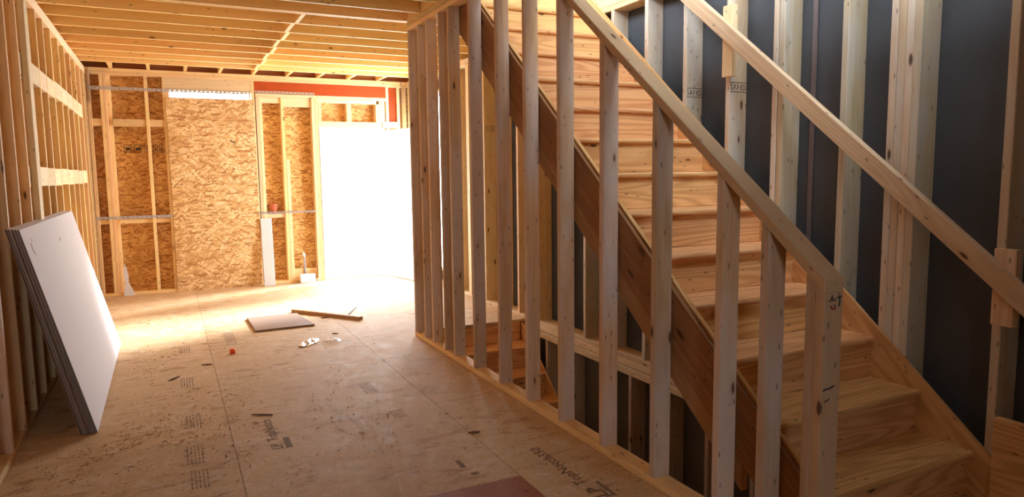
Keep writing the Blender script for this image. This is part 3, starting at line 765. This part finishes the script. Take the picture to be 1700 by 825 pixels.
# ------------------------------------------------------------------ things on the floor
def plate(name, pts, h, mat, label, cat, z0=.001, bev=.002, group=None):
    return prism(name, pts, 2, z0, z0+h, mat, None, bevel=bev, label=label, cat=cat, group=group)
plate('board_offcut', [(.655, 7.50), (1.15, 7.49), (1.212, 6.835), (.665, 6.82)], .019, PLYW, 'square strand board offcut lying flat in the middle of the floor', 'board')
a = Vector((1.135, 7.66)); b = Vector((1.685, 6.885)); n_ = (b-a).orthogonal().normalized()*.024
plate('wood_strip', [tuple(a-n_), tuple(b-n_), tuple(b+n_), tuple(a+n_)], .034, CARR, 'long brown wood strip lying just behind the square offcut', 'board')
a = Vector((1.625, 7.206)); b = Vector((1.824, 7.616)); n_ = (b-a).orthogonal().normalized()*.006
plate('thin_stick', [tuple(a-n_), tuple(b-n_), tuple(b+n_), tuple(a+n_)], .008, GYPC, 'thin grey stick on the floor beyond the long wood strip', 'stick')
def crumple(name, c, sx, sy, rot, hh, mat, label, cat, seed, n=9):
    rnd = random.Random(seed); vs, fs = [], []
    for i in range(n):
        for j in range(n):
            u, v = i/(n-1)*2-1, j/(n-1)*2-1
            e_ = 1-.25*abs(v)*abs(u)
            x, y = u*sx*e_+rnd.uniform(-.1, .1)*sx*.5, v*sy*e_+rnd.uniform(-.1, .1)*sy*.6
            z = .003+hh*(1-u*u*.7)*(1-v*v*.8)*rnd.uniform(.35, 1)
            vs.append((c[0]+x*math.cos(rot)-y*math.sin(rot), c[1]+x*math.sin(rot)+y*math.cos(rot), z))
    for i in range(n-1):
        for j in range(n-1): fs.append((i*n+j, (i+1)*n+j, (i+1)*n+j+1, i*n+j+1))
    return mesh(name, vs, fs, mat, None, (c[0], c[1], 0), label=label, cat=cat)
crumple('foil_wrapper', (1.035, 6.14), .15, .06, .95, .035, FOIL, 'crumpled shiny silver wrapper on the floor near the partition end', 'wrapper', 3)
crumple('clear_wrapper', (1.225, 6.10), .085, .075, -.2, .035, FILM, 'clear plastic wrapper right beside the silver wrapper', 'wrapper', 5)
lathe('orange_cap', [(.022, 0), (.024, .003), (.021, .035), (.016, .04), (.002, .041)], (.405, 6.09, 0), ORNG, label='small bright orange plastic cap on the floor', cat='cap')
scr = [((1.334, 7.173), (1.418, 7.173), .010, 'short dark splinter between the wood strip and the clear wrapper', ), ((1.288, 6.41), (1.342, 6.385), .008, 'short dark splinter beyond the clear wrapper'),
       ((1.44, 3.52), (1.51, 3.50), .016, 'dark wood scrap by the floor seam below the partition'), ((.155, 5.82), (.235, 5.80), .010, 'dark splinter on the floor left of the orange cap'),
       ((-.08, 5.46), (.0, 5.56), .014, 'dark splinter on the floor right of the drywall stack'), ((.38, 4.43), (.50, 4.36), .008, 'thin brown splinter beside the left board print')]
for a, b, wd, lab in scr:
    a = Vector(a); b = Vector(b); n_ = (b-a).orthogonal().normalized()*wd
    plate('wood_splinter', [tuple(a-n_*.4), tuple(a.lerp(b, .5)-n_), tuple(b-n_*.3), tuple(b+n_*.4), tuple(a.lerp(b, .4)+n_)], .007, DARK, lab, 'splinter', group='splinters on the subfloor')
# sawdust and chips, denser at the left foreground
vs, fs = [], []
rnd = random.Random(11)
def chip(x, y, s):
    b = len(vs); an = rnd.gauss(.25, .6); l = s*rnd.uniform(1, 3.2); w_ = s*rnd.uniform(.3, .7)
    for dx, dy, z in ((-l, -w_*.5, .001), (-l*.2, -w_, .0045), (l, 0, .001), (0, w_, .002)):
        vs.append((x+dx*math.cos(an)-dy*math.sin(an), y+dx*math.sin(an)+dy*math.cos(an), z*rnd.uniform(.7, 1.7)+.0004))
    fs.append((b, b+1, b+2)); fs.append((b, b+2, b+3))
for k in range(3000):
    x = rnd.gauss(-.22, .30) if rnd.random() < .6 else rnd.uniform(-.7, 1.9); y = rnd.gauss(3.9, .7) if rnd.random() < .6 else rnd.uniform(2.4, 8)
    if not (-.78 < x < 1.92 and 2.0 < y < 9): continue
    if x < -.33 and y > 4.3: continue
    if mnoise.noise(Vector((x*2.6, y*1.5, 2))) < .08 and rnd.random() < .86: continue
    chip(x, y, rnd.uniform(.002, .005) if rnd.random() < .95 else rnd.uniform(.006, .012))
CHIPM = wood('chip_wood', (.46, .23, .095), (.30, .13, .05), vary=.0, knots=.01)
mesh('wood_chips', vs, fs, CHIPM, None, (0, 4, 0), label='scattered brown wood chips and shavings over the subfloor', cat='wood chips', kind='stuff')
vs, fs = [], []
for k in range(420):
    x = rnd.gauss(-.1, .4); y = rnd.gauss(3.9, .6)
    if -.75 < x < 1.5 and 2.2 < y < 6 and not (x < -.33 and y > 4.3): chip(x, y, rnd.uniform(.002, .004))
mesh('pale_shavings', vs, fs, PINE_L, None, (0, 4, 0), label='tiny pale sawdust flecks mixed with the chips at lower left', cat='sawdust', kind='stuff')
